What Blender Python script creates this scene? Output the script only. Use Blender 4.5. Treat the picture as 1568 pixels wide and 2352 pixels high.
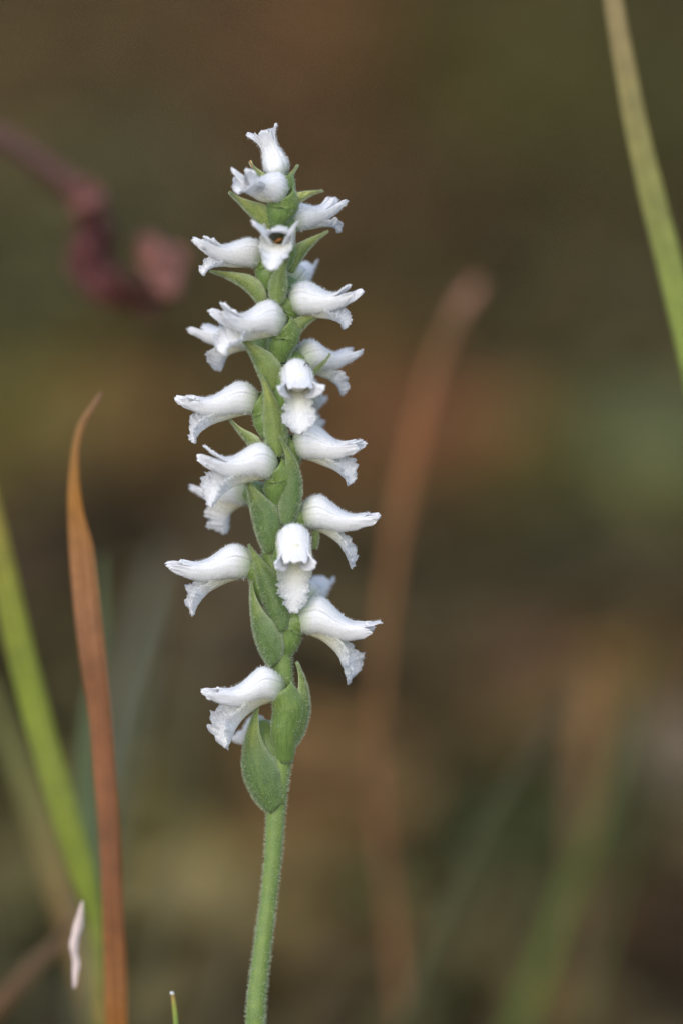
import bpy, math, random
from mathutils import Vector, noise
random.seed(7)
R = math.radians
scene = bpy.context.scene
for o in list(bpy.data.objects):
    bpy.data.objects.remove(o)

# ------------------------------------------------------------------ camera, sky, sun, exposure
MM = 0.08 / 1568                    # metres per photograph pixel (1568 wide) in the plane of focus
DIST, PITCH, ZC, LENS = 0.44, R(11.0), 0.18, 132.0
TGT = Vector((0, 0, ZC))
CAM = TGT + DIST * Vector((0, -math.cos(PITCH), math.sin(PITCH)))
cd = bpy.data.cameras.new('camera')
cam = bpy.data.objects.new('camera', cd)
scene.collection.objects.link(cam)
cam.location = CAM
cam.rotation_euler = (R(90) - PITCH, 0, 0)
cd.sensor_fit = 'VERTICAL'
cd.sensor_height = 36.0
cd.lens = LENS
cd.clip_start = 0.01
cd.clip_end = 500
cd.dof.use_dof = True
cd.dof.focus_distance = DIST - 0.0012
cd.dof.aperture_fstop = 7.0
scene.camera = cam

SUN_EL, SUN_AZ = R(36), R(198)       # azimuth: compass style, from +Y towards +X
world = bpy.data.worlds.new('World')
scene.world = world
world.use_nodes = True
wn = world.node_tree.nodes
sky = wn.new('ShaderNodeTexSky')
sky.sky_type = 'NISHITA'
sky.sun_disc = False
sky.sun_elevation = SUN_EL
sky.sun_rotation = SUN_AZ
sky.dust_density = 1.8
sky.air_density = 1.0
sky.ozone_density = 0.6
wn['Background'].inputs['Strength'].default_value = 0.13
world.node_tree.links.new(sky.outputs['Color'], wn['Background'].inputs['Color'])
sd = bpy.data.lights.new('sun', 'SUN')
sd.energy = 1.1
sd.angle = R(110)
sd.color = (1.0, 0.975, 0.945)
sun = bpy.data.objects.new('sun', sd)
scene.collection.objects.link(sun)
sdir = Vector((math.sin(SUN_AZ) * math.cos(SUN_EL), math.cos(SUN_AZ) * math.cos(SUN_EL), math.sin(SUN_EL)))
sun.rotation_euler = sdir.to_track_quat('Z', 'Y').to_euler()
sun.location = (0, 0, 3)
scene.view_settings.view_transform = 'Standard'
scene.view_settings.look = 'None'
scene.view_settings.gamma = 1.0
scene.view_settings.use_curve_mapping = False
scene.view_settings.exposure = 1.14
scene.cycles.use_denoising = True
scene.cycles.max_bounces = 8
scene.cycles.transparent_max_bounces = 8

# ------------------------------------------------------------------ helpers
FWD = Vector((0, math.cos(PITCH), -math.sin(PITCH)))
UPV = Vector((0, math.sin(PITCH), math.cos(PITCH)))
FPX = LENS / 36.0 * 2352.0


LEAN = math.tan(R(8.5))


def ray(u, v):
    return (FWD * FPX + Vector((1, 0, 0)) * (u - 784) + UPV * (1176 - v)).normalized()


def P(u, v, d=0.0):
    """photograph pixel -> point on the plane of the orchid, which leans back a little, moved d pixel-sizes (0.05 mm) nearer"""
    r = ray(u, v)
    return CAM + r * ((-d * MM + LEAN * (CAM.z - ZC) - CAM.y) / (r.y - LEAN * r.z))


def PB(u, v, mm):
    return P(u, v, -mm / 1000.0 / MM)


def ground_z(x, y):
    z = 0.006 * noise.noise(Vector((x * 2.3, y * 2.3, 1.7))) + 0.012 * noise.noise(Vector((x * .7, y * .7, 5.1)))
    if y > 5:
        z += 0.035 * (y - 5) ** 1.35
    return z


def G(u, v, h=0.0):
    """photograph pixel -> point on the ground (or h above it)"""
    r = ray(u, v)
    t = (h - CAM.z) / r.z
    for _ in range(8):
        p = CAM + r * t
        t = (ground_z(p.x, p.y) + h - CAM.z) / r.z
    return CAM + r * t


def lerp(a, b, t):
    return a + (b - a) * t


def sstep(a, b, x):
    t = max(0.0, min(1.0, (x - a) / (b - a)))
    return t * t * (3 - 2 * t)


def table(xs, ys, x):
    if x <= xs[0]:
        return ys[0]
    for i in range(1, len(xs)):
        if x <= xs[i]:
            t = (x - xs[i - 1]) / (xs[i] - xs[i - 1])
            return lerp(ys[i - 1], ys[i], t)
    return ys[-1]


def catmull(pts, s):
    n = len(pts) - 1
    f = max(0.0, min(0.99999, s)) * n
    i = int(f)
    t = f - i
    p0, p1, p2, p3 = pts[max(i - 1, 0)], pts[i], pts[i + 1], pts[min(i + 2, n)]
    d0, d1, d2 = max((p1 - p0).length, 1e-9), max((p2 - p1).length, 1e-9), max((p3 - p2).length, 1e-9)
    m1 = (p2 - p0) * (d1 / (d0 + d1)) if i > 0 else (p2 - p1)
    m2 = (p3 - p1) * (d1 / (d1 + d2)) if i + 2 <= n else (p2 - p1)
    t2, t3 = t * t, t * t * t
    return p1 * (2 * t3 - 3 * t2 + 1) + m1 * (t3 - 2 * t2 + t) + p2 * (3 * t2 - 2 * t3) + m2 * (t3 - t2)


def lin(c):
    return tuple(((x / 255) / 12.92 if x / 255 <= 0.04045 else ((x / 255 + 0.055) / 1.055) ** 2.4) for x in c)


def tag(o, label=None, cat=None, group=None, kind=None):
    if label: o['label'] = label
    if cat: o['category'] = cat
    if group: o['group'] = group
    if kind: o['kind'] = kind
    return o


ORIG = {}


def mk(name, verts, faces, mat, parent=None, origin=None, st=None, col=None, solid=0.0, smooth=True):
    """one mesh object; verts in world space, origin = object's own pivot"""
    po = ORIG.get(parent.name, Vector((0, 0, 0))) if parent else Vector((0, 0, 0))
    og = Vector(origin) if origin is not None else (po if parent else Vector((0, 0, 0)))
    me = bpy.data.meshes.new(name)
    me.from_pydata([tuple(Vector(v) - og) for v in verts], [], faces)
    if smooth:
        me.polygons.foreach_set('use_smooth', [True] * len(me.polygons))
    if st:
        a = me.attributes.new('st', 'FLOAT_VECTOR', 'POINT')
        a.data.foreach_set('vector', [c for p in st for c in (p[0], p[1], p[2] if len(p) > 2 else 0.0)])
    if col:
        a = me.attributes.new('col', 'FLOAT_COLOR', 'POINT')
        a.data.foreach_set('color', [c for p in col for c in (p[0], p[1], p[2], 1.0)])
    if mat:
        me.materials.append(mat)
    me.update()
    o = bpy.data.objects.new(name, me)
    scene.collection.objects.link(o)
    if parent:
        o.parent = parent
    o.location = og - po
    ORIG[o.name] = og
    if solid:
        m = o.modifiers.new('thickness', 'SOLIDIFY')
        m.thickness = solid
        m.offset = -1.0
    return o


def mk_empty(name, loc):
    o = bpy.data.objects.new(name, None)
    o.empty_display_size = 0.01
    scene.collection.objects.link(o)
    o.location = loc
    ORIG[o.name] = Vector(loc)
    return o


def grid(fn, ns, nt, close=False):
    """fn(s in 0..1, t in -1..1) -> (point, outward)"""
    V, O, ST, F = [], [], [], []
    for i in range(ns + 1):
        for j in range(nt + (0 if close else 1)):
            s = i / ns
            t = -1 + 2 * j / nt
            p, o = fn(s, t)
            V.append(p); O.append(o); ST.append((s, t))
    w = nt if close else nt + 1
    for i in range(ns):
        for j in range(nt):
            a = i * w + j
            b = i * w + (j + 1) % w
            F.append((a, b, b + w, a + w))
    # make faces look outward
    k = (ns // 2) * nt + nt // 2
    f = F[k]
    n = (V[f[1]] - V[f[0]]).cross(V[f[3]] - V[f[0]])
    if n.dot(O[f[0]]) < 0:
        F = [(q[3], q[2], q[1], q[0]) for q in F]
    return V, F, ST, O


def hairs(V, F, O, n, length, width, keep=None, ST=None, rnd=random):
    hv, hf = [], []
    for _ in range(n):
        f = F[rnd.randrange(len(F))]
        a, b = rnd.random(), rnd.random()
        if keep and rnd.random() > keep(*ST[f[0]][:2]):
            continue
        p = V[f[0]].lerp(V[f[1]], a).lerp(V[f[3]].lerp(V[f[2]], a), b)
        o = O[f[0]].lerp(O[f[2]], 0.5)
        o = (o.normalized() + 0.45 * Vector((rnd.uniform(-1, 1), rnd.uniform(-1, 1), rnd.uniform(-1, 1)))).normalized()
        side = o.cross(Vector((rnd.uniform(-1, 1), rnd.uniform(-1, 1), rnd.uniform(-1, 1)))).normalized() * width * .5
        L = length * rnd.uniform(.5, 1.25)
        k = len(hv)
        hv += [p + side, p - side, p + o * L * .92 - side * .7, p + o * L * .92 + side * .7, p + o * L]
        hf += [(k, k + 1, k + 2, k + 3), (k + 3, k + 2, k + 4)]
    return hv, hf


# ------------------------------------------------------------------ materials
def new_mat(name):
    m = bpy.data.materials.new(name)
    m.use_nodes = True
    nt = m.node_tree
    b = nt.nodes['Principled BSDF']
    return m, nt, b


def N(nt, typ, **kw):
    n = nt.nodes.new(typ)
    for k, v in kw.items():
        if k == 'inp':
            for a, c in v.items():
                n.inputs[a].default_value = c
        else:
            setattr(n, k, v)
    return n


def ramp(nt, fac, stops):
    r = nt.nodes.new('ShaderNodeValToRGB')
    e = r.color_ramp.elements
    while len(e) < len(stops):
        e.new(0.5)
    for i, (p, c) in enumerate(stops):
        e[i].position = p
        e[i].color = (*c, 1)
    if fac is not None:
        nt.links.new(fac, r.inputs['Fac'])
    return r


def translucent_mix(nt, b, col_socket, amount, bump=None):
    tr = N(nt, 'ShaderNodeBsdfTranslucent')
    nt.links.new(col_socket, tr.inputs['Color'])
    mx = N(nt, 'ShaderNodeMixShader')
    if isinstance(amount, float):
        mx.inputs[0].default_value = amount
    else:
        nt.links.new(amount, mx.inputs[0])
    nt.links.new(b.outputs[0], mx.inputs[1])
    nt.links.new(tr.outputs[0], mx.inputs[2])
    if bump:
        nt.links.new(bump, b.inputs['Normal'])
        nt.links.new(bump, tr.inputs['Normal'])
    nt.links.new(mx.outputs[0], nt.nodes['Material Output'].inputs['Surface'])


def st_nodes(nt):
    a = N(nt, 'ShaderNodeAttribute', attribute_name='st')
    x = N(nt, 'ShaderNodeSeparateXYZ')
    nt.links.new(a.outputs['Vector'], x.inputs[0])
    return x


def mixc(nt, fac, a, b, typ='MIX'):
    m = N(nt, 'ShaderNodeMix', data_type='RGBA', blend_type=typ)
    for sock, v in ((m.inputs[0], fac), (m.inputs[6], a), (m.inputs[7], b)):
        if hasattr(v, 'is_linked'):
            nt.links.new(v, sock)
        elif isinstance(v, (int, float)):
            sock.default_value = v
        else:
            sock.default_value = (*v, 1)
    return m.outputs[2]


def math_(nt, op, a, b=0.0, c=None):
    m = N(nt, 'ShaderNodeMath', operation=op)
    for i, v in enumerate((a, b) if c is None else (a, b, c)):
        if hasattr(v, 'is_linked'):
            nt.links.new(v, m.inputs[i])
        else:
            m.inputs[i].default_value = v
    return m.outputs[0]


def noise_tex(nt, scale, detail=2.0, rough=.5, coord=None):
    if coord is None:
        coord = N(nt, 'ShaderNodeTexCoord').outputs['Object']
    n = N(nt, 'ShaderNodeTexNoise')
    n.inputs['Scale'].default_value = scale
    n.inputs['Detail'].default_value = detail
    n.inputs['Roughness'].default_value = rough
    nt.links.new(coord, n.inputs['Vector'])
    return n


def petal_mat(name, white, green, g0, g1, transl, veins=0.0, grain=.35):
    m, nt, b = new_mat(name)
    x = st_nodes(nt)
    nz = noise_tex(nt, 900, 3)
    s2 = math_(nt, 'ADD', x.outputs[0], math_(nt, 'MULTIPLY', math_(nt, 'SUBTRACT', nz.outputs[0], .5), .10))
    r = ramp(nt, s2, [(0.0, green), (g0, tuple(lerp(a, c, .45) for a, c in zip(green, white))), (g1, white), (1.0, white)])
    col = r.outputs[0]
    if veins:
        # faint green-grey veins running lengthwise, fading towards the tip
        w = math_(nt, 'SINE', math_(nt, 'MULTIPLY', x.outputs[1], 14.0))
        w = math_(nt, 'POWER', math_(nt, 'MULTIPLY', math_(nt, 'ADD', w, 1.0), .5), 6.0)
        f = math_(nt, 'MULTIPLY', w, math_(nt, 'MULTIPLY', math_(nt, 'SUBTRACT', 1.0, x.outputs[0]), veins))
        f = math_(nt, 'MAXIMUM', f, 0.0)
        col = mixc(nt, f, col, (.50, .58, .40))
    fine = noise_tex(nt, 5200, 2, .6)
    gr = ramp(nt, fine.outputs[0], [(.34, (.89, .90, .93)), (.60, (1, 1, 1))])
    col = mixc(nt, 1.0, col, gr.outputs[0], 'MULTIPLY')
    nt.links.new(col, b.inputs['Base Color'])
    b.inputs['Roughness'].default_value = .42
    b.inputs['Specular IOR Level'].default_value = .35
    b.inputs['Sheen Weight'].default_value = .15
    b.inputs['Sheen Roughness'].default_value = .4
    vor = N(nt, 'ShaderNodeTexVoronoi')
    vor.inputs['Scale'].default_value = 6500
    nt.links.new(N(nt, 'ShaderNodeTexCoord').outputs['Object'], vor.inputs['Vector'])
    bp = N(nt, 'ShaderNodeBump')
    bp.inputs['Strength'].default_value = grain
    bp.inputs['Distance'].default_value = .00006
    nt.links.new(vor.outputs['Distance'], bp.inputs['Height'])
    translucent_mix(nt, b, col, transl, bp.outputs[0])
    return m


WHITE = (.85, .86, .885)
M_SEPAL = petal_mat('white_sepal', WHITE, (.24, .36, .075), .10, .27, .45, veins=.34)
M_PETAL = petal_mat('white_petal', WHITE, (.42, .50, .16), .06, .2, .45, veins=.14)
M_TUBE = petal_mat('flower_tube', (.80, .79, .66), (.24, .36, .075), .12, .40, .30)


def lip_material():
    m, nt, b = new_mat('white_lip')
    x = st_nodes(nt)
    edge = math_(nt, 'ABSOLUTE', x.outputs[1])
    r = ramp(nt, x.outputs[0], [(0.0, (.55, .60, .25)), (.22, (.82, .81, .58)), (.5, (.85, .845, .74)), (.72, (.85, .86, .88))])
    fine = noise_tex(nt, 3800, 3, .65)
    dark = ramp(nt, fine.outputs[0], [(.38, (.48, .52, .58)), (.58, (1, 1, 1))])
    frost = math_(nt, 'MULTIPLY', math_(nt, 'POWER', edge, 1.6), .9)
    col = mixc(nt, frost, r.outputs[0], mixc(nt, 1.0, r.outputs[0], dark.outputs[0], 'MULTIPLY'))
    nt.links.new(col, b.inputs['Base Color'])
    b.inputs['Roughness'].default_value = .35
    b.inputs['Specular IOR Level'].default_value = .5
    vor = N(nt, 'ShaderNodeTexVoronoi')
    vor.inputs['Scale'].default_value = 4200
    nt.links.new(N(nt, 'ShaderNodeTexCoord').outputs['Object'], vor.inputs['Vector'])
    bp = N(nt, 'ShaderNodeBump')
    bp.inputs['Strength'].default_value = .8
    bp.inputs['Distance'].default_value = .00012
    nt.links.new(vor.outputs['Distance'], bp.inputs['Height'])
    tr = N(nt, 'ShaderNodeBsdfTranslucent')
    nt.links.new(col, tr.inputs['Color'])
    mx = N(nt, 'ShaderNodeMixShader'); mx.inputs[0].default_value = .48
    nt.links.new(b.outputs[0], mx.inputs[1]); nt.links.new(tr.outputs[0], mx.inputs[2])
    nt.links.new(bp.outputs[0], b.inputs['Normal'])
    tp = N(nt, 'ShaderNodeBsdfTransparent')
    m2 = N(nt, 'ShaderNodeMixShader')
    # glassy, half see-through margin
    nt.links.new(math_(nt, 'MULTIPLY', math_(nt, 'POWER', edge, 1.8), .42), m2.inputs[0])
    nt.links.new(mx.outputs[0], m2.inputs[1]); nt.links.new(tp.outputs[0], m2.inputs[2])
    nt.links.new(m2.outputs[0], nt.nodes['Material Output'].inputs['Surface'])
    return m


M_LIP = lip_material()


def green_mat(name, base, tip, edge, stripes=.5, rough=.40, transl=.18):
    m, nt, b = new_mat(name)
    x = st_nodes(nt)
    r = ramp(nt, x.outputs[0], [(0.0, base), (.55, base), (.82, tip), (1.0, tuple(c * 1.1 for c in tip))])
    st = N(nt, 'ShaderNodeCombineXYZ')
    nt.links.new(math_(nt, 'MULTIPLY', x.outputs[0], 3.0), st.inputs[0])
    nt.links.new(math_(nt, 'MULTIPLY', x.outputs[1], 14.0), st.inputs[1])
    n1 = noise_tex(nt, 1.6, 3, .6, st.outputs[0])
    sr = ramp(nt, n1.outputs[0], [(.32, (.50, .58, .52)), (.62, (1.2, 1.14, 1.05))])
    col = mixc(nt, stripes, r.outputs[0], mixc(nt, 1.0, r.outputs[0], sr.outputs[0], 'MULTIPLY'))
    bl = noise_tex(nt, 700, 3, .6)
    br = ramp(nt, bl.outputs[0], [(.3, (.75, .82, .8)), (.7, (1.15, 1.1, .95))])
    col = mixc(nt, .7, col, mixc(nt, 1.0, col, br.outputs[0], 'MULTIPLY'))
    if edge:
        e = math_(nt, 'POWER', math_(nt, 'ABSOLUTE', x.outputs[1]), 5.0)
        col = mixc(nt, math_(nt, 'MULTIPLY', e, .65), col, edge)
    nt.links.new(col, b.inputs['Base Color'])
    b.inputs['Roughness'].default_value = rough
    b.inputs['Specular IOR Level'].default_value = .3
    b.inputs['Sheen Weight'].default_value = .25
    b.inputs['Sheen Tint'].default_value = (.8, .95, .7, 1)
    bn = noise_tex(nt, 3000, 3, .6)
    bp = N(nt, 'ShaderNodeBump')
    bp.inputs['Strength'].default_value = .5
    bp.inputs['Distance'].default_value = .0001
    nt.links.new(bn.outputs[0], bp.inputs['Height'])
    translucent_mix(nt, b, col, transl, bp.outputs[0])
    return m


M_BRACT = green_mat('bract_green', (.165, .225, .062), (.30, .34, .075), (.56, .60, .42))
M_BRACT2 = green_mat('bract_blue_green', (.088, .150, .048), (.17, .23, .045), (.44, .50, .34), stripes=.8)
M_BRACTT = green_mat('bract_yellow_green', (.25, .31, .075), (.40, .42, .14), (.60, .63, .42))
M_STEM = green_mat('stem_green', (.125, .192, .053), (.105, .17, .05), None, stripes=.35, transl=.05)
M_OVARY = green_mat('ovary_green', (.10, .165, .045), (.12, .18, .05), None, stripes=.7, transl=.05)


def plain(name, col, rough=.5, transl=.0):
    m, nt, b = new_mat(name)
    nz = noise_tex(nt, 1500, 3)
    r = ramp(nt, nz.outputs[0], [(.3, tuple(c * .75 for c in col)), (.7, tuple(min(1, c * 1.2) for c in col))])
    nt.links.new(r.outputs[0], b.inputs['Base Color'])
    b.inputs['Roughness'].default_value = rough
    if transl:
        translucent_mix(nt, b, r.outputs[0], transl)
    return m


M_HAIR_G = plain('hair_pale_green', (.50, .58, .40), .4, .5)
M_HAIR_W = plain('hair_white', (.82, .84, .84), .4, .5)
M_BROWN = plain('anther_brown', (.30, .13, .03), .3)
M_FLECK = plain('dark_fleck', (.035, .03, .02), .5)
M_RUST = plain('rust_thread', (.45, .14, .03), .5)


def colour_attr_mat(name, rough=.7, transl=.2, spec=.2, mottle=.3, scale=400):
    m, nt, b = new_mat(name)
    a = N(nt, 'ShaderNodeAttribute', attribute_name='col')
    nz = noise_tex(nt, scale, 4, .6)
    r = ramp(nt, nz.outputs[0], [(.28, (.55, .55, .55)), (.72, (1.35, 1.3, 1.25))])
    col = mixc(nt, mottle, a.outputs['Color'], mixc(nt, 1.0, a.outputs['Color'], r.outputs[0], 'MULTIPLY'))
    nt.links.new(col, b.inputs['Base Color'])
    b.inputs['Roughness'].default_value = rough
    b.inputs['Specular IOR Level'].default_value = spec
    if transl:
        translucent_mix(nt, b, col, transl)
    return m


M_BLADE = colour_attr_mat('grass_blade', .55, .22, .3, .5, 350)
M_LITTER = colour_attr_mat('dead_leaves', .8, .12, .15, .7, 90)
M_GROUND = colour_attr_mat('soil', .95, 0, .1, .8, 60)
M_TURF = colour_attr_mat('short_turf', .7, .2, .2, .3, 60)

# ------------------------------------------------------------------ ground colour patches (what grows and lies where)
# (photo pixel on the ground, half-sizes in pixels, colour it shows there)
PATCH = [
    (100, 100, 200, 160, (80, 67, 46)), (430, 60, 160, 120, (76, 60, 40)), (700, 110, 170, 150, (88, 62, 40)), (1150, 250, 230, 120, (64, 62, 26)),
    (1180, 80, 200, 100, (74, 68, 42)), (1500, 120, 170, 200, (66, 62, 38)), (330, 330, 150, 130, (68, 66, 48)), (90, 470, 150, 120, (76, 72, 50)),
    (120, 700, 200, 130, (64, 64, 42)), (420, 520, 150, 140, (66, 60, 42)), (880, 330, 180, 140, (74, 58, 40)), (1020, 520, 180, 130, (60, 48, 34)),
    (1320, 450, 180, 160, (70, 62, 42)), (1300, 760, 200, 130, (72, 66, 46)), (900, 730, 150, 120, (66, 58, 34)), (90, 960, 140, 120, (92, 82, 40)),
    (300, 970, 130, 110, (98, 74, 42)), (1030, 1000, 110, 130, (102, 69, 42)), (880, 960, 90, 110, (96, 66, 40)), (1500, 1060, 170, 110, (82, 86, 55)),
    (1290, 1090, 150, 110, (78, 76, 46)), (1220, 1370, 170, 120, (52, 50, 34)), (1480, 1330, 150, 120, (64, 54, 40)), (1180, 1560, 150, 90, (84, 62, 46)),
    (1400, 1600, 130, 110, (92, 70, 42)), (1560, 1760, 130, 110, (92, 82, 66)), (1020, 1750, 130, 120, (64, 54, 34)), (1080, 1980, 160, 120, (56, 62, 38)),
    (1500, 2160, 170, 130, (54, 40, 28)), (1330, 2330, 170, 80, (50, 42, 28)), (430, 2110, 120, 150, (112, 100, 64)), (340, 1880, 110, 110, (50, 52, 34)),
    (720, 1830, 120, 110, (106, 80, 52)), (430, 1480, 120, 160, (74, 62, 50)), (760, 1500, 120, 140, (62, 56, 42)), (230, 1250, 130, 120, (56, 46, 34)),
    (60, 1230, 100, 110, (58, 46, 34)), (1080, 2300, 130, 90, (76, 66, 44)), (780, 2200, 110, 110, (84, 68, 48)), (470, 2330, 130, 80, (62, 54, 40)),
    (1330, 1930, 140, 110, (60, 60, 36)), (80, 1650, 120, 160, (62, 58, 36)), (90, 2050, 120, 120, (86, 80, 54)), (60, 2300, 120, 100, (60, 58, 40)),
    (960, 1320, 120, 110, (66, 58, 40)), (520, 860, 150, 120, (78, 66, 42)), (640, 2060, 80, 100, (96, 80, 54)), (300, 1650, 90, 130, (66, 62, 46)),
]
HL = .010                            # mean height of the litter and turf that shows
GP = []
for u, v, ru, rv, c in PATCH:
    p = G(u, v, HL)
    a, b_ = G(u, max(v - rv, -250), HL), G(u, v + rv, HL)
    px = (p - CAM).length / FPX
    GP.append((p.x, p.y, ru * px, abs(a.y - b_.y) * .5, lin(c)))
ALB = 1.06                           # reflectance needed to show those colours under this sky


def ground_col(x, y):
    ws, acc = 0.02, [.055 * .02, .043 * .02, .024 * .02]
    for px, py, rx, ry, c in GP:
        d = ((x - px) / rx) ** 2 + ((y - py) / ry) ** 2
        if d < 9:
            w = math.exp(-d * .9)
            ws += w
            for i in range(3):
                acc[i] += w * c[i]
    return (acc[0] / ws * ALB * 1.05, acc[1] / ws * ALB * 1.05, acc[2] / ws * ALB * .82)


# ------------------------------------------------------------------ ground, litter, turf
def build_ground():
    n = 130
    def sp(i, lo, hi, c, k):
        t = -1 + 2 * i / n
        return c + (hi if t > 0 else -lo) * (math.sinh(k * t) / math.sinh(k))
    xs = [sp(i, -150, 150, 0, 7.5) for i in range(n + 1)]
    ys = [sp(i, -150, 250, 1.2, 7.0) for i in range(n + 1)]
    V, C, F = [], [], []
    for y in ys:
        for x in xs:
            V.append(Vector((x, y, ground_z(x, y))))
            c = ground_col(x, y)
            C.append(tuple(k * .8 for k in c))
    w = n + 1
    for j in range(n):
        for i in range(n):
            a = j * w + i
            F.append((a, a + 1, a + 1 + w, a + w))
    tag(mk('ground', V, F, M_GROUND, col=C), kind='structure')


def leaf_shape(L, W, curl, bend, ns=5):
    """small curled leaf along +X, as rows of three points"""
    rows = []
    for i in range(ns + 1):
        s = i / ns
        w = W * math.sin(math.pi * min(1, (s * .92 + .04))) ** .8
        z = bend * L * math.sin(math.pi * s)
        rows.append([Vector((s * L, -w, z + curl * w)), Vector((s * L, 0, z)), Vector((s * L, w, z + curl * w))])
    return rows


def add_leaf(V, F, C, pos, yaw, pitch, roll, L, W, curl, bend, col):
    from mathutils import Euler
    M = Euler((roll, pitch, yaw)).to_matrix()
    k = len(V)
    rows = leaf_shape(L, W, curl, bend)
    for r in rows:
        for q in r:
            V.append(pos + M @ q)
            C.append(col)
    for i in range(len(rows) - 1):
        for j in range(2):
            a = k + i * 3 + j
            F.append((a, a + 1, a + 4, a + 3))


def in_view_band(y):
    return .09 * (y + .44) + .06


def build_litter():
    rnd = random.Random(3)
    V, F, C = [], [], []
    for i in range(21000):
        if i < 18000:
            y = .12 + 6.5 * rnd.random() ** 1.9
            x = rnd.uniform(-1, 1) * in_view_band(y) * 1.7
        else:
            x, y = rnd.uniform(-3, 3), rnd.uniform(-1.5, 8)
        c = ground_col(x, y)
        k = rnd.uniform(.7, 1.35)
        h = rnd.uniform(-.1, .1)
        c = (c[0] * k * (1 + h), c[1] * k, c[2] * k * (1 - h))
        L = rnd.uniform(.014, .030) * (1 + .45 * max(0, y)) ** .7
        add_leaf(V, F, C, Vector((x, y, ground_z(x, y) + rnd.uniform(.002, .010))), rnd.uniform(0, 6.28), rnd.uniform(-.55, .1), rnd.uniform(-.7, .7),
                 L, L * rnd.uniform(.18, .36), rnd.uniform(-.5, .9), rnd.uniform(-.05, .2), c)
    tag(mk('leaf_litter', V, F, M_LITTER, col=C), 'brown and olive dead leaves strewn thickly over the ground', 'leaf litter', kind='stuff')
    V, F, C = [], [], []
    for i in range(9000):
        if i < 7000:
            y = .05 + 6.5 * rnd.random() ** 1.8
            x = rnd.uniform(-1, 1) * in_view_band(y) * 1.8
        else:
            x, y = rnd.uniform(-3, 3), rnd.uniform(-1, 8)
        if noise.noise(Vector((x * 5, y * 2.5, 3))) < -.05:
            continue
        c = ground_col(x, y)
        k = rnd.uniform(.75, 1.3)
        c = (c[0] * k * .92, c[1] * k * 1.05, c[2] * k * .85)
        h = rnd.uniform(.012, .034)
        a = rnd.uniform(0, 6.28)
        lean = Vector((math.cos(a), math.sin(a), 0)) * h * rnd.uniform(.2, .8)
        wv = Vector((-math.sin(a * 1.7), math.cos(a * 1.7), 0)) * rnd.uniform(.0008, .0018)
        b = Vector((x, y, ground_z(x, y) - .002))
        q = len(V)
        V += [b - wv, b + wv, b + lean * .35 + Vector((0, 0, h * .6)) + wv * .8, b + lean * .35 + Vector((0, 0, h * .6)) - wv * .8, b + lean + Vector((0, 0, h))]
        C += [c] * 5
        F += [(q, q + 1, q + 2, q + 3), (q + 3, q + 2, q + 4)]
    tag(mk('grass', V, F, M_TURF, col=C, smooth=False), 'short thin olive grass growing among the dead leaves', 'grass', kind='stuff')


build_ground()
build_litter()

# ------------------------------------------------------------------ the orchid
STEM_PX = [(626, 360, 0, 9), (630, 440, 0, 13), (634, 520, 0, 16), (634, 640, 0, 20), (636, 760, 0, 22), (632, 900, 0, 23), (628, 1040, 0, 24), (632, 1180, 0, 25), (626, 1300, 0, 25),
           (636, 1420, 0, 26), (648, 1540, 0, 25), (652, 1650, 0, 25), (646, 1750, 0, 24), (635, 1850, 0, 22.5), (629, 1950, 0, 21), (618, 2060, 0, 19.5), (604, 2170, 0, 20.5), (592, 2270, 0, 22), (586, 2352, 0, 23)]
stem_pts = [P(u, v, d) for u, v, d, r in STEM_PX]
stem_r = [r * .95 * MM for *_, r in STEM_PX]
bx = stem_pts[-1]
for k, (dx, z) in enumerate([(-.0006, .10), (-.0010, .075), (-.0012, .04), (-.0010, -.004)]):
    stem_pts.append(Vector((bx.x + dx, bx.y, z)))
    stem_r.append((23.5 + k) * MM)
ORCHID = mk_empty('orchid', (stem_pts[-1].x, stem_pts[-1].y, ground_z(stem_pts[-1].x, stem_pts[-1].y)))
tag(ORCHID, 'white orchid spike with spiralling ragged flowers on a downy green stem', 'orchid')


def tube(pts, radii, ns, nt, ridge=0.0, flat=None):
    n = len(pts) - 1

    def fn(s, t):
        p = catmull(pts, s)
        d = (catmull(pts, min(1, s + .01)) - catmull(pts, max(0, s - .01))).normalized()
        f = max(0, min(.99999, s)) * n
        r = lerp(radii[int(f)], radii[int(f) + 1], f - int(f))
        ref = Vector((0, -1, 0)) if abs(d.y) < .9 else Vector((1, 0, 0))
        a = (ref - d * ref.dot(d)).normalized()
        b = d.cross(a)
        an = math.pi * t
        rr = r * (1 + ridge * math.sin(an * 6 + s * 30))
        o = a * math.cos(an) + b * math.sin(an)
        return p + o * rr, o
    return grid(fn, ns, nt, close=True)


def hair_child(parent, name, V, F, O, ST, n, length, mat, keep=None, width=.000028, seed=0):
    hv, hf = hairs(V, F, O, n, length, width, keep, ST, random.Random(seed))
    if hv:
        o = mk(name, hv, hf, mat, parent, smooth=False)
        tag(o, kind='stuff')


V, F, ST, O = tube(stem_pts, stem_r, 110, 18, .02)
ST = [(.3 * s, t) for s, t in ST]
stem = mk('stem', V, F, M_STEM, ORCHID, st=ST)
hair_child(stem, 'stem_hairs', V, F, O, [(s / .3, t) for s, t in ST], 20000, .00034, M_HAIR_G, seed=1)

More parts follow.
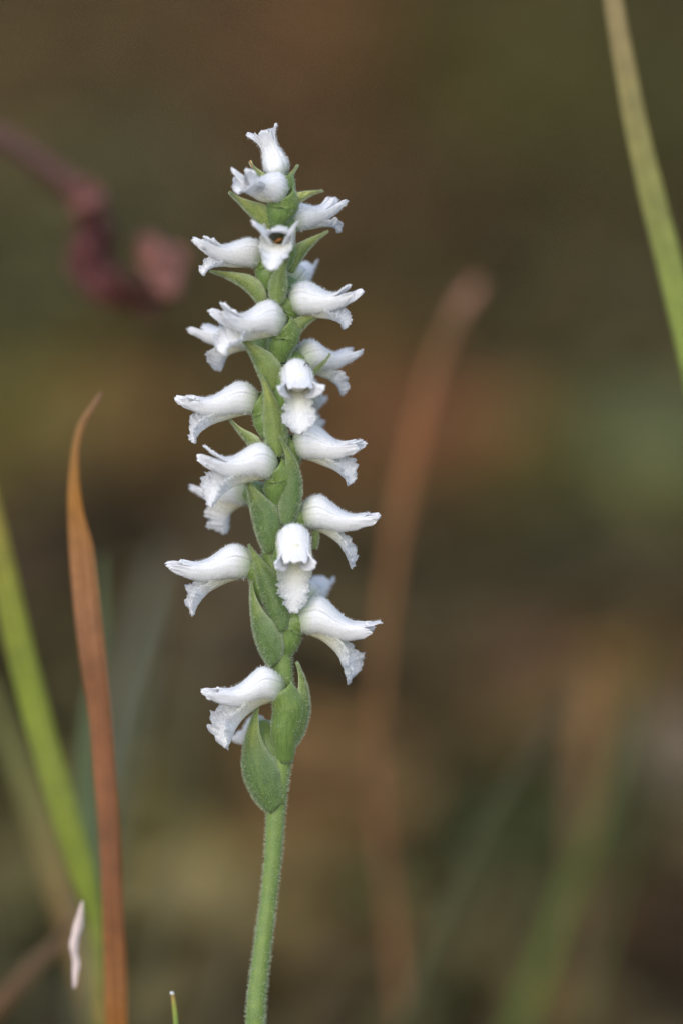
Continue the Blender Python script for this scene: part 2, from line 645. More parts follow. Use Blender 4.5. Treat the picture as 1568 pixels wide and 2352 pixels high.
SX = [0, .012, .03, .06, .1, .17, .26, .36, .46, .56, .66, .78, .9, 1.0]
RT = [.0, .060, .096, .132, .162, .196, .200, .170, .122, .076, .050, .042, .042, .042]     # height of the hood above the axis
RB = [.0, .060, .098, .135, .163, .182, .190, .188, .180, .168, .152, .130, .108, .088]    # depth of the sepals below it
RY = [.0, .055, .085, .115, .14, .165, .178, .174, .162, .146, .132, .120, .110, .102]
LIP0 = [(.03, -.05), (.10, -.145), (.20, -.185), (.30, -.215), (.40, -.275), (.49, -.355), (.555, -.46), (.60, -.57), (.63, -.68)]
LIPW = [.05, .12, .14, .135, .12, .135, .18, .165, .06]

def flower(i, base, tip, sgn=1, L=205, fat=1.0, arch=.03, up=.05, lat=0.0, spread=.03, roll=0.0, lip=None, lipw=1.0, lipside=0.0, ped=None, liptwist=0.0, lipz=0.0, ovr=1.0, lipflat=1.0, flare=1.0, lipprof=LIPW, rags=1.0, column=0.0,
           dorsal=1.0, latlen=1.0, latwid=1.0, petup=0.0, petlen=.84, petspread=.0, hood=1.0, seed=0, nlip=True, gibb=0.0, sag=.04):
    rnd = random.Random(100 + i * 7 + seed)
    B = P(*base)
    T0 = P(tip[0], tip[1], base[2])
    d2 = (T0 - B).length
    Lm = L * MM
    dep = math.sqrt(max(0, Lm * Lm - d2 * d2))
    if dep > 0:
        T = P(tip[0], tip[1], base[2] + sgn * dep / MM)
    else:
        T = T0
    f = (T - B)
    Lm = f.length
    up += .015
    f.normalize()
    Z = Vector((0, 0, 1)) if abs(f.z) < .93 else Vector((.35, .35, .6))
    u = (Z - f * Z.dot(f)).normalized()
    y = u.cross(f).normalized()
    cr, sr = math.cos(R(roll)), math.sin(R(roll))
    u, y = (u * cr + y * sr), (y * cr - u * sr)

    def W(x, yy, z):
        return B + f * (x * Lm) + y * (yy * Lm) + u * (z * Lm)

    def WD(yy, z):
        return (y * yy + u * z).normalized()
    wob = [rnd.uniform(-1, 1) for _ in range(8)]

    def centre(s):
        return arch * math.exp(-((s - .30) / .17) ** 2) - gibb * math.exp(-((s - .12) / .12) ** 2) - sag * math.sin(math.pi * max(0.0, min(1.0, (s - .3) / .7)))

    def tepal(phi0, half, smax, off, upk, outk, tipround, sidek=0.0, crinkle=.012, tipdrop=0.0, shift=0.0, edgecurl=.25):
        ph0, hf = R(phi0), R(half)

        def fn(s, t):
            x = s * smax
            # blunt rounded end, slightly notched and uneven
            e = max(0.0, (s - tipround) / (1 - tipround))
            w = math.sqrt(max(0.0, 1 - e ** 3.6)) if e > 0 else 1.0
            w = max(w, .42)
            xx = x - .025 * e * abs(t) + .04 * e ** 2 * noise.noise(Vector((t * 2.3 + i, phi0, 2.2))) + .014 * e * noise.noise(Vector((t * 8 + i, phi0, 7.2)))
            k = sstep(.35, 1.0, x)
            hk = lerp(hf, hf * .86, k)
            ph = ph0 * (1 - shift * sstep(.22, .6, x)) + hk * t * w
            rt, rb, ry = table(SX, RT, min(x, 1)) * fat * hood, table(SX, RB, min(x, 1)) * fat, table(SX, RY, min(x, 1)) * fat
            fk = lerp(1, max(.8, 1 / fat) if flare == 1 else flare, sstep(.25, .75, x))
            rt, rb, ry = rt * fk, rb * fk, ry * fk
            q = 1 + off
            cph = math.cos(ph)
            zz = (rt if cph > 0 else rb) * cph * q + centre(x)
            yy = ry * math.sin(ph) * q
            fr = max(0, x - .5) / .5
            zz += upk * fr ** 2 + tipdrop * fr ** 3
            r0 = math.sin(ph0)
            yy += (outk * r0 + sidek) * fr ** 2
            zz += crinkle * fr * noise.noise(Vector((x * 9 + wob[0] * 9, t * 2.2, phi0 * .1)))
            yy += crinkle * fr * noise.noise(Vector((x * 8 + wob[1] * 9, t * 2.0, phi0 * .1 + 9)))
            # margins lift a little near the tip
            lift = edgecurl * fr * t * t * .05
            o = WD(math.sin(ph), math.cos(ph))
            return W(xx, yy, zz) + o * (lift * Lm), o
        return grid(fn, 26, 12)

    fl = None
    # floral tube (the flower's own mesh)
    def tb(s, t):
        x = s * .50
        an = math.pi * t
        rt, rb, ry = table(SX, RT, x) * fat * hood * .94, table(SX, RB, x) * fat * .94, table(SX, RY, x) * fat * .94
        fk = lerp(1, max(.8, 1 / fat) if flare == 1 else flare, sstep(.25, .75, x))
        rt, rb, ry = rt * fk, rb * fk, ry * fk
        o = WD(math.sin(an), math.cos(an))
        return W(x + .004, ry * math.sin(an), (rt if math.cos(an) > 0 else rb) * math.cos(an) + centre(x)), o
    V, F, ST, O = grid(tb, 14, 20, close=True)
    fl = mk('flower', V, F, M_TUBE, ORCHID, origin=B, st=[(s * .55, t) for s, t in ST])
    th = .00016

    def part(name, g, mat, nh, keep, hl=.00027):
        V, F, ST, O = g
        o = mk(name, V, F, mat, fl, st=ST, solid=th)
        if nh:
            hv, hf = hairs(V, F, O, nh, hl, .000026, keep, ST, random.Random(i * 31 + len(name)))
            allh[0] += [v for v in hv]
            k = allh[2]
            allh[1] += [tuple(a + k for a in q) for q in hf]
            allh[2] += len(hv)
        return o
    allh = [[], [], 0]
    kb = lambda s, t: max(.25, 1 - s * .9)
    part('dorsal_sepal', tepal(0, 62, .87 * dorsal, .012, up, 0, .70), M_SEPAL, 900, kb)
    for sg in (-1, 1):
        part('petal', tepal(sg * 44, 30, petlen, -.02, up * 1.0 + petup, .02 + petspread, .74, sidek=sg * .01), M_PETAL, 0, None)
    for sg in (-1, 1):
        part('lateral_sepal', tepal(sg * 112, 48 * latwid, 1.0 * latlen, .045, lat, spread, .76, crinkle=.022, shift=.04), M_SEPAL, 800, kb)
    # lip
    if nlip:
        end = LIP0[-1]
        if lip is None:
            tgt = end
        elif lip[0] == 'l':
            tgt = lip[1:]
        else:
            r = ray(lip[0], lip[1])
            nrm = y
            tt = (B - CAM).dot(nrm) / r.dot(nrm)
            q = CAM + r * tt - B
            tgt = (q.dot(f) / Lm, q.dot(u) / Lm)
        dx, dz = tgt[0] - end[0], tgt[1] - end[1]
        n = len(LIP0)
        pts = []
        for k, (a, b) in enumerate(LIP0):
            w = sstep(.35, 1.0, k / (n - 1))
            pts.append(Vector((a + dx * w, lipside * w ** 1.5, b * lerp(fat, 1, w) + dz * w + lipz * math.exp(-((k / (n - 1) - .5) / .2) ** 2))))

        def lp(s, t):
            p = catmull(pts, s)
            d = (catmull(pts, min(1, s + .02)) - catmull(pts, max(0, s - .02))).normalized()
            nn = Vector((-d.z, 0, d.x))
            ff = s * (n - 1)
            k = min(n - 2, int(ff))
            w = lerp(lipprof[k], lipprof[k + 1], ff - k) * lipw * lerp(fat, 1, sstep(.2, .6, s))
            far = sstep(.42, .75, s)
            rag = 1 + rags * far * abs(t) ** 3 * (.42 * noise.noise(Vector((s * 24, 3 * (1 if t > 0 else -1) + wob[2] * 5, i * 1.3))) + .40 * noise.noise(Vector((s * 62, t, i * 2.1))))
            ch = table([0, .3, .5, .65, .8, .92, 1], [.95, 1.1, 1.35, 1.25 + .2 * wob[3], .95 + .3 * wob[3], .6, .3], s)
            ch *= lerp(1, lipflat, sstep(.4, .7, s))
            off = ch * w * t * t
            off += far * .030 * abs(t) ** 1.5 * noise.noise(Vector((s * 17 + i, (2 if t > 0 else -2) + wob[4] * 4, .5))) * 1.8
            off += far * .012 * noise.noise(Vector((s * 38, t * 7, i)))
            endrag = .02 * sstep(.9, 1, s) * noise.noise(Vector((t * 5, i * 3.3, 1)))
            tw = t * rag * (1 - .12 * abs(t) * (1 - far))
            an = R(liptwist) * sstep(.35, .75, s)
            sv, nn = Vector((0, 1, 0)) * math.cos(an) + nn * math.sin(an), nn * math.cos(an) - Vector((0, 1, 0)) * math.sin(an)
            pos = p + sv * (w * tw) + nn * off + d * (endrag + far * .008 * noise.noise(Vector((t * 6, s * 20, i))))
            return W(pos.x, pos.y, pos.z), WD(0, -1)
        part('lip', grid(lp, 64, 18), M_LIP, 0, None)
    if column:
        ck = fat * Lm * column
        cp = [Vector((.20, 0, -.02)), Vector((.38, 0, .0)), Vector((.52, 0, .0)), Vector((.62, 0, -.02))]
        part('column', tube([W(*q) for q in cp], [r_ * ck for r_ in (.13, .145, .12, .03)], 12, 12), M_TUBE, 0, None)
    # ovary, from the stem up to the flower's base
    if ped:
        A = P(*ped)
        dirup = (B - A)
        M1 = A.lerp(B, .35) + Vector((0, 0, .05)) * dirup.length
        M2 = A.lerp(B, .75) - f * (Lm * .04)
        E = B + f * (Lm * .075)
        pts = [A, M1, M2, E]
        rad = [.09, .15, .168, .140]
        g = tube(pts, [r_ * 205 * MM * fat ** .3 * ovr for r_ in rad], 16, 14, .03)
        V, F, ST, O = g
        part('ovary', g, M_OVARY, 300, None, .00025)
    if allh[0]:
        tag(mk('hairs', allh[0], allh[1], M_HAIR_W, fl, smooth=False), kind='stuff')
    return fl, W, Lm


FL = [
    # base(u,v,depth)  tip(u,v)
    dict(base=(646, 408, 8), tip=(600, 296), sgn=1, L=124, fat=1.25, up=.0, roll=120, lip=('l', .86, -.36), lipw=.9, spread=.22, petspread=.1, petlen=.95, dorsal=1.1, arch=.0, ped=(628, 470, 4)),
    dict(liptwist=-12, base=(652, 445, 30), tip=(551, 392), sgn=1, L=150, fat=1.22, up=.10, lip=(546, 446), lipw=1.25, spread=.10, petup=.05, arch=.02, ped=(636, 520, 10), lat=.03),
    dict(liptwist=5, base=(652, 512, -25), tip=(786, 456), sgn=-1, L=160, fat=1.05, up=.07, lip=(778, 534), lipw=.85, spread=.05, arch=.0, ped=(640, 570, -8), petup=.08),
    dict(sag=0.0, base=(648, 560, 38), tip=(632, 528), sgn=1, L=150, fat=1.10, flare=.98, up=-.02, lipprof=[.05, .12, .14, .17, .19, .18, .14, .09, .035], rags=.5, lip=('l', .84, -.60), lipw=1.5, lipz=.17, lipflat=.25, lipside=-.06, spread=.26, lat=.14, arch=.0, petspread=.12, ped=(640, 625, 12), dorsal=.95),
    dict(dorsal=1.04, latlen=1.00, liptwist=-9, base=(608, 590, -12), tip=(452, 552), sgn=1, L=180, fat=.98, up=.06, petup=.06, lip=(466, 632), lipw=.7, spread=.04, arch=.0, lat=.02, ped=(622, 668, -4), petspread=.05),
    dict(dorsal=1.02, latlen=0.98, liptwist=8, base=(664, 692, 2), tip=(824, 670), sgn=1, L=180, fat=1.12, up=.12, petup=.03, lip=(792, 757), lipw=.9, spread=.07, arch=.01, lat=.02, ped=(646, 770, 0)),
    dict(base=(660, 660, -60), tip=(706, 596), sgn=-1, L=190, fat=1.0, up=.0, ped=(640, 720, -30), nlip=True),
    dict(dorsal=1.08, latlen=1.00, liptwist=-13, base=(652, 744, 34), tip=(495, 716), sgn=1, L=190, fat=1.08, arch=.045, up=.10, petup=.02, lip=(510, 812), lipw=1.2, spread=.05, lat=.02, ped=(640, 830, 12)),
    dict(latlen=1.00, liptwist=-9, base=(600, 775, -55), tip=(450, 748), sgn=-1, L=190, fat=1.0, up=.02, lip=(508, 853), lipw=1.0, ped=(620, 850, -28), spread=.05),
    dict(dorsal=1.00, latlen=1.00, liptwist=7, base=(676, 828, -28), tip=(822, 804), sgn=-1, L=175, fat=1.10, up=.03, lip=(784, 908), lipw=.85, arch=.03, ped=(650, 900, -10), lat=.02),
    dict(column=1.0, base=(676, 852, 36), tip=(694, 906), sgn=1, L=150, fat=1.28, flare=1.25, latlen=.86, up=-.02, sag=0.0, lipprof=[.05, .12, .13, .14, .15, .17, .20, .14, .035], rags=.75, lip=('l', .78, -.74), lipw=1.4, lipz=.08, lipflat=.2, spread=.36, lat=.15, latwid=1.0, arch=.03, ped=(646, 960, 14), petspread=.03),
    dict(base=(690, 900, -70), tip=(726, 912), sgn=-1, L=190, ped=(650, 960, -30)),
    dict(dorsal=1.03, latlen=1.00, liptwist=-7, base=(598, 921, 0), tip=(408, 914), sgn=1, L=197, fat=.98, arch=.03, up=-.01, petup=.03, lip=(444, 1018), lipw=.85, spread=.02, ped=(620, 1005, 0)),
    dict(dorsal=1.10, latlen=0.95, liptwist=9, base=(672, 1020, -6), tip=(840, 1016), sgn=1, L=182, fat=1.16, arch=.03, up=-.02, petup=.05, lip=(802, 1114), lipw=1.0, spread=.05, ped=(648, 1100, -2)),
    dict(dorsal=1.10, latlen=0.97, liptwist=-12, base=(637, 1072, 34), tip=(456, 1046), sgn=1, L=198, fat=1.04, arch=.045, up=.09, petup=.02, lip=(486, 1166), lipw=1.15, spread=.04, lat=.0, ped=(634, 1160, 12)),
    dict(liptwist=-14, base=(590, 1130, -60), tip=(452, 1112), sgn=-1, L=190, fat=1.05, lip=(520, 1226), lipw=1.3, ped=(618, 1200, -28)),
    dict(dorsal=1.02, latlen=1.00, liptwist=6, base=(684, 1182, -14), tip=(870, 1184), sgn=1, L=190, fat=1.06, arch=.035, up=-.01, lip=(806, 1305), lipw=.8, spread=.02, ped=(650, 1260, -8)),
    dict(column=1.0, base=(672, 1226, 40), tip=(680, 1308), sgn=1, sag=0.0, L=155, fat=1.36, arch=.06, flare=1.15, latlen=.84, latwid=1.12, up=-.12, lipprof=[.05, .12, .15, .18, .21, .20, .165, .115, .04], rags=.75, lip=('l', .70, -.98), lipw=1.35, lipz=.06, lipflat=.2, lat=.0, spread=.30, ped=(648, 1330, 14), petup=.02, dorsal=.95),
    dict(dorsal=1.00, latlen=1.00, liptwist=-7, base=(586, 1296, 2), tip=(386, 1294), sgn=1, L=206, fat=1.0, arch=.03, up=.0, petup=.03, lip=(444, 1414), lipw=.85, spread=.02, ped=(618, 1385, 0)),
    dict(base=(690, 1390, -62), tip=(745, 1322), sgn=-1, L=190, ped=(650, 1450, -28)),
    dict(dorsal=1.12, latlen=0.88, liptwist=10, base=(678, 1418, 4), tip=(882, 1438), sgn=1, L=208, fat=1.06, arch=.05, up=-.01, petup=.02, lip=(800, 1570), lipw=1.05, spread=.03, lat=.0, ped=(652, 1505, 0)),
    dict(dorsal=0.92, latlen=1.00, liptwist=-10, base=(654, 1578, 30), tip=(468, 1588), sgn=1, L=196, fat=1.0, arch=.06, up=-.005, petup=.0, lip=(521, 1718), lipw=1.25, spread=.03, ped=(654, 1750, 4), ovr=1.1),
    dict(nlip=False, base=(604, 1668, -40), tip=(548, 1690), sgn=-1, L=150, fat=.85, ped=(636, 1850, 6), ovr=1.15),
]
FLW = []
for i, kw in enumerate(FL):
    FLW.append(flower(i, **kw))


def bract(i, base, ctrl, tip, width, az, mat, wrap=95, fullness=.32, endpow=1.0, nh=700, curlside=0.0):
    A, C_, T = P(*base), P(*ctrl), P(*tip)
    out = Vector((math.cos(R(az)), -math.sin(R(az)), 0.0))
    Wm = width * MM * (.40 if i < 9 else .44 if i < 17 else .49)

    def path(s):
        return A * (1 - s) ** 2 + C_ * 2 * s * (1 - s) + T * s * s
    sx = [0, .06, .15, fullness, .5, .65, .8, .9, .96, 1.0]
    sw = [.40, .66, .88, 1.0, .86, .58, .31, .16, .09, .03]

    def fn(s, t):
        p = path(s)
        d = (path(min(1, s + .02)) - path(max(0, s - .02))).normalized()
        o = (out - d * out.dot(d)).normalized()
        sd = d.cross(o)
        w = Wm * table(sx, sw, s)
        an = R(lerp(wrap, 50, sstep(.3, 1, s))) * t
        rr = w / max(.5, math.sin(min(R(90), R(lerp(wrap, 50, sstep(.3, 1, s))))))
        nzz = .03 * noise.noise(Vector((s * 5, t * 2, i * 3.1)))
        od = (sd * math.sin(an) + o * math.cos(an))
        pos = p + sd * (rr * math.sin(an)) + o * (rr * (math.cos(an) - 1) * 1.15) + o * (Wm * nzz)
        # raised midrib
        pos += o * (Wm * .05 * math.exp(-(t / .12) ** 2) * (1 - s))
        return pos, od
    V, F, ST, O = grid(fn, 30, 14)
    b = mk('bract', V, F, mat, ORCHID, origin=A, st=ST, solid=.00016)
    hair_child(b, 'bract_hairs', V, F, O, ST, nh, .00024, M_HAIR_G, lambda s, t: .75, width=.000025, seed=50 + i)
    return b


BR = [
    ((632, 440, 18), (606, 420, 26), (574, 370, 26), 34, 140, M_BRACTT),
    ((652, 462, 6), (662, 410, 8), (684, 378, 6), 26, 30, M_BRACTT),
    ((616, 530, 14), (580, 490, 34), (527, 440, 40), 62, 140, M_BRACTT),
    ((648, 520, 22), (668, 446, 34), (742, 438, 20), 44, 45, M_BRACTT),
    ((672, 628, 20), (688, 568, 30), (754, 530, 14), 46, 50, M_BRACT),
    ((636, 700, 52), (632, 630, 66), (664, 591, 58), 52, 95, M_BRACT),
    ((598, 706, 8), (566, 640, 14), (482, 622, 4), 56, 155, M_BRACT),
    ((662, 825, 22), (676, 728, 34), (757, 716, 12), 50, 50, M_BRACT),
    ((618, 900, 36), (598, 820, 52), (552, 772, 50), 74, 125, M_BRACT),
    ((636, 1050, 50), (634, 950, 64), (600, 860, 52), 62, 92, M_BRACT),
    ((598, 1050, -8), (560, 1010, -6), (523, 955, -10), 46, 170, M_BRACT),
    ((660, 1210, 48), (712, 1100, 52), (640, 1004, 58), 62, 60, M_BRACT2),
    ((616, 1270, 40), (598, 1170, 54), (562, 1096, 44), 84, 115, M_BRACT2),
    ((724, 1262, -4), (734, 1215, -4), (719, 1174, -4), 18, 60, M_BRACT),
    ((648, 1450, 44), (612, 1330, 56), (571, 1250, 34), 72, 100, M_BRACT2),
    ((622, 1530, 30), (576, 1450, 44), (578, 1335, 32), 84, 135, M_BRACT2),
    ((716, 862, -2), (740, 842, 2), (758, 812, 4), 12, 60, M_BRACT),
    ((656, 1738, 20), (744, 1640, 30), (680, 1520, 18), 84, 35, M_BRACT2),
    ((626, 1866, 24), (540, 1770, 42), (594, 1614, 34), 104, 120, M_BRACT2),
]
for i, (a, c, t, w, az, m) in enumerate(BR):
    bract(i, a, c, t, w, az, m, nh=1100 + int(w * 40))

# brown anther in the throat of the flower that faces the lens
fl4 = FLW[3][0]
c = FLW[3][1](.40, -.02, -.03)
V, F, ST, O = tube([c + Vector((-7 * MM, 0, -5 * MM)), c, c + Vector((9 * MM, 0, 4 * MM))], [3 * MM, 6 * MM, 4 * MM], 6, 8)
mk('anther', V, F, M_BROWN, fl4, st=ST)


def thread(name, pts, r, mat, label, cat):
    V, F, ST, O = tube([P(*p) for p in pts], [r * MM] * len(pts), 14, 6)
    o = mk(name, V, F, mat, origin=P(*pts[0]), st=ST)
    return tag(o, label, cat)


thread('dark_fleck', [(698, 842, 95), (701, 836, 100), (704, 834, 104), (708, 836, 104), (709, 841, 100)], 1.5, M_FLECK, 'tiny dark hooked fleck stuck on a white flower hood', 'fleck')
thread('rust_thread', [(581, 384, 26), (577, 376, 27), (574, 369, 28)], 1.6, M_RUST, 'tiny rust orange thread beside the topmost flowers', 'thread')


# ------------------------------------------------------------------ grass blades and dry stems around the orchid
def blade(name, pts, widths, cols, label, cat='grass blade', group=None, fold=.35, face=(0, -1, 0), twist=None, thick=.00025, ns=60, nt=18, foot=None):
    """pts: world points from tip to foot; widths in metres; cols along the length"""
    n = len(pts) - 1
    tw = twist or [0] * (n + 1)
    fc = Vector(face)

    def fn(s, t):
        f = min(s, .99999) * n
        k = int(f)
        q = f - k
        p = catmull(pts, s)
        d = (catmull(pts, min(1, s + .01)) - catmull(pts, max(0, s - .01))).normalized()
        o = (fc - d * fc.dot(d)).normalized()
        sd = d.cross(o)
        a = R(lerp(tw[k], tw[k + 1], q))
        o, sd = o * math.cos(a) + sd * math.sin(a), sd * math.cos(a) - o * math.sin(a)
        w = lerp(widths[k], widths[k + 1], q) * .5
        return p + sd * (w * t) - o * (w * fold * abs(t)) + o * (w * .06 * math.sin(t * 9)), o
    V, F, ST, O = grid(fn, ns, nt)
    C = []
    m = len(cols) - 1
    for s, t in ST:
        f = min(s, .99999) * m
        k = int(f)
        c = [lerp(cols[k][j], cols[k + 1][j], f - k) for j in range(3)]
        e = 1 + .22 * noise.noise(Vector((s * 7, t * 3.0, len(name) + pts[0].x * 900))) + .34 * noise.noise(Vector((s * 3, t * 11.0, 5 + pts[0].x * 900)))
        C.append(tuple(x * e for x in c))
    o = mk(name, V, F, M_BLADE, origin=foot if foot else pts[-1], col=C, solid=thick)
    if cat == 'grass blade':
        group = group or 'grass blades around the orchid'
    return tag(o, label, cat, group, 'thing')


def px_at(p):
    return (p - CAM).length / FPX


def bl(name, mm, pix, tips, cols, label, cat='grass blade', foot=None, group=None, **kw):
    """pix: (u, v, width px) from tip down; mm behind the orchid (or list); foot: ground (x, y) reached below the frame"""
    mmv = mm if isinstance(mm, list) else [mm] * len(pix)
    pts = [PB(u, v, d) for (u, v, w), d in zip(pix, mmv)]
    w = [wd * px_at(p) for (u, v, wd), p in zip(pix, pts)]
    if foot:
        last, prev = pts[-1], pts[-2]
        fx = last.x + (last.x - prev.x) / max(1e-4, prev.z - last.z) * last.z * .45
        g = Vector((fx, foot[1], ground_z(fx, foot[1]) - .004))
        pts += [last.lerp(g, .5) + Vector(((last.x - prev.x) * .2, 0, 0)), g]
        w += [w[-1], w[-1] * .9]
    return blade(name, pts, w, [lin(c) if max(c) > 1 else c for c in cols], label, cat, group, **kw)


# rust dry blade with curled tip
bl('blade_of_dry_grass', 20, [(234, 900, 5), (212, 936, 12), (188, 975, 17), (174, 1030, 16), (170, 1110, 26), (174, 1180, 36), (186, 1260, 56), (195, 1350, 60), (204, 1440, 60), (216, 1540, 58),
                           (230, 1650, 50), (240, 1780, 50), (250, 1900, 48), (258, 2060, 48), (264, 2200, 52), (268, 2360, 50)], None,
   [(.19, .11, .075), (.21, .11, .045), (.235, .115, .03), (.26, .115, .018), (.25, .115, .04), (.23, .105, .045), (.17, .07, .026), (.19, .075, .03), (.15, .06, .024), (.17, .065, .018), (.25, .105, .022), (.19, .08, .025)],
   'rust brown dry grass blade with a curled thin tip', foot=(-.031, .03), fold=.25)
# bright green blade leaning from the left
bl('blade_of_grass', 42, [(-70, 960, 26), (-25, 1160, 48), (5, 1300, 57), (36, 1450, 62), (72, 1600, 65), (110, 1740, 65), (150, 1880, 64), (190, 2010, 57), (216, 2100, 34), (226, 2200, 28), (228, 2300, 34), (232, 2370, 33)], None,
   [(.20, .16, .03), (.20, .175, .03), (.175, .205, .026), (.155, .20, .022), (.165, .205, .03), (.155, .20, .022), (.13, .18, .018), (.16, .17, .04), (.18, .14, .035), (.17, .17, .04), (.1, .1, .035)],
   'bright yellow green grass blade leaning against the rust dry blade', foot=(-.036, .05), fold=.3)
# dim green blade just behind the rust one
bl('blade_of_grass', 70, [(236, 1270, 10), (236, 1400, 26), (226, 1520, 34), (206, 1650, 40), (196, 1780, 44), (206, 1900, 48), (214, 2020, 44), (220, 2150, 40), (226, 2370, 40)], None,
   [(.07, .09, .04), (.075, .105, .045), (.08, .115, .05), (.085, .12, .05), (.08, .11, .04)],
   'dull grey green grass blade hidden behind the rust dry blade', foot=(-.03, .075))
# ragged pale sliver
bl('pale_husk', 14, [(190, 2070, 4), (186, 2095, 14), (180, 2128, 23), (174, 2150, 19), (170, 2172, 22), (171, 2192, 16), (175, 2215, 19), (173, 2240, 14), (172, 2262, 10), (170, 2270, 4)], None,
   [(.60, .50, .47), (.66, .56, .54), (.62, .52, .50), (.60, .50, .48)], 'small pale pinkish dry sliver dangling beside the rust dry blade', 'dry husk', fold=.9, ns=40, thick=.0002)
# tall blade at the other side
bl('blade_of_grass', 34, [(1395, -90, 26), (1408, 0, 42), (1432, 140, 46), (1462, 300, 52), (1500, 460, 58), (1536, 600, 60), (1570, 740, 62), (1600, 870, 62), (1650, 1090, 64), (1700, 1330, 60), (1745, 1600, 56), (1790, 2000, 50)], None,
   [(.20, .155, .075), (.21, .17, .072), (.20, .19, .062), (.17, .205, .046), (.165, .225, .04), (.15, .225, .035), (.14, .21, .035), (.14, .19, .03), (.14, .18, .03)],
   'tall green grass blade fading to straw towards its top', foot=(.058, .04), fold=.3)
# pink-tipped rust stem, out of focus
bl('dry_stalk', 165, [(1096, 648, 11), (1084, 668, 22), (1060, 700, 23), (1030, 760, 19), (1000, 830, 20), (972, 930, 23), (948, 1040, 26), (918, 1180, 26), (896, 1320, 22), (880, 1460, 22), (866, 1620, 20), (864, 1760, 20), (874, 1900, 22), (890, 2050, 23), (908, 2200, 26), (926, 2370, 27)], None,
   [(0.442, 0.232, 0.176), (0.390, 0.195, 0.143), (0.195, 0.107, 0.053), (0.234, 0.110, 0.046), (0.273, 0.112, 0.044), (0.234, 0.105, 0.040), (0.208, 0.098, 0.037), (0.182, 0.088, 0.033), (0.163, 0.071, 0.033), (0.163, 0.073, 0.033), (0.182, 0.090, 0.035), (0.182, 0.107, 0.051), (0.169, 0.098, 0.046)],
   'blurred rust red dry stem with a pink nodding tip', 'dry stem', foot=(.02, .18), fold=.3)
# twisted wine-red withered leaf
wine = [(-260, 300, 38), (-120, 285, 40), (0, 318, 43), (70, 360, 43), (140, 412, 43), (196, 462, 67), (218, 512, 49), (214, 556, 45), (202, 600, 83), (236, 652, 67), (286, 684, 45), (332, 686, 45), (366, 646, 58), (378, 592, 87), (382, 562, 67)]
pts = [PB(u, v, 98) for u, v, w in wine]
w_ = [wd * 1.25 * px_at(p) for (u, v, wd), p in zip(wine, pts)]
gx = Vector((-.17, .16, ground_z(-.17, .16) - .004))
pts = [gx, gx + Vector((-.006, 0, .10)), gx + Vector((.0, 0, .19))] + pts
w_ = [.003, .003, .003] + w_
blade('withered_leaf_stalk', pts, w_, [(.07, .04, .03)] * 4 + [(.075, .038, .03), (.07, .035, .028), (.08, .034, .028), (.17, .065, .056), (.04, .012, .011), (.11, .036, .042), (.15, .045, .045), (.04, .014, .01), (.045, .015, .01), (.20, .085, .072), (.27, .13, .11)],
      'twisted wine red withered leaf stalk hooked up at its end', 'withered stem', fold=.5, ns=90, foot=gx)
stalk = bpy.data.objects['withered_leaf_stalk']
for q, (u, v, ru, rv, cc) in enumerate([(202, 470, 44, 54, (.15, .06, .05)), (224, 540, 46, 50, (.05, .014, .013)), (212, 606, 62, 80, (.11, .036, .038)), (250, 652, 64, 50, (.13, .042, .04)), (318, 678, 92, 52, (.075, .026, .018)), (366, 612, 60, 76, (.21, .09, .075))]):
    c = PB(u, v, 97)
    k = px_at(c)

    def crumple(s_, t_, c=c, k=k, ru=ru, rv=rv, q=q):
        w = math.sin(math.pi * (s_ * .92 + .04)) ** .7
        n_ = noise.noise(Vector((s_ * 3 + q * 5, t_ * 2, q)))
        a_ = q * .5
        x_, z_ = (t_ * w) * ru, (1 - 2 * s_) * rv
        x_, z_ = x_ * math.cos(a_) - z_ * math.sin(a_) * .5, z_ + x_ * math.sin(a_) * .4
        return c + Vector((x_ * k, -(1 - t_ * t_ * 1.3) * .6 * ru * k + n_ * ru * k * .9, z_ * k)), Vector((0, -1, .1))
    V, F, ST, O = grid(crumple, 14, 10)
    mk('withered_leaf', V, F, M_BLADE, stalk, st=ST, col=[tuple(x * (1 + .8 * noise.noise(Vector((s_ * 4 + q, t_ * 3, 2)))) for x in cc) for s_, t_ in ST], solid=.0003)
# olive blade, ochre blade, thin dark stem (far out of focus)
bl('blade_of_grass', 210, [(1500, 1480, 9), (1460, 1600, 20), (1425, 1720, 26), (1390, 1840, 30), (1345, 1960, 34), (1300, 2080, 38), (1255, 2200, 41), (1215, 2300, 42), (1180, 2390, 42)], None,
   [(.07, .08, .024), (.07, .085, .024), (.08, .10, .024), (.085, .115, .02), (.085, .12, .02), (.085, .12, .022), (.07, .10, .022)],
   'blurred olive green grass blade slanting beside an ochre dead blade', foot=(.075, .22))
bl('blade_of_dry_grass', 270, [(1362, 1520, 30), (1362, 1600, 50), (1352, 1700, 50), (1342, 1800, 45), (1332, 1930, 40), (1330, 2080, 34), (1330, 2380, 30)], None,
   [(.19, .11, .045), (.20, .115, .042), (.16, .09, .038), (.11, .068, .03), (.085, .055, .028), (.07, .05, .026)], 'blurred ochre dead grass blade crossing behind an olive blade', foot=(.1, .25))
bl('dark_stalk', 120, [(1340, 1530, 6), (1280, 1620, 12), (1220, 1720, 16), (1160, 1820, 18), (1090, 1950, 20), (1030, 2080, 22), (980, 2200, 22), (920, 2380, 24)], None,
   [(.05, .045, .02), (.045, .045, .02), (.045, .055, .02), (.045, .055, .02)], 'thin dark stem slanting up behind the orchid, blurred', 'stem', foot=(.0, .13))
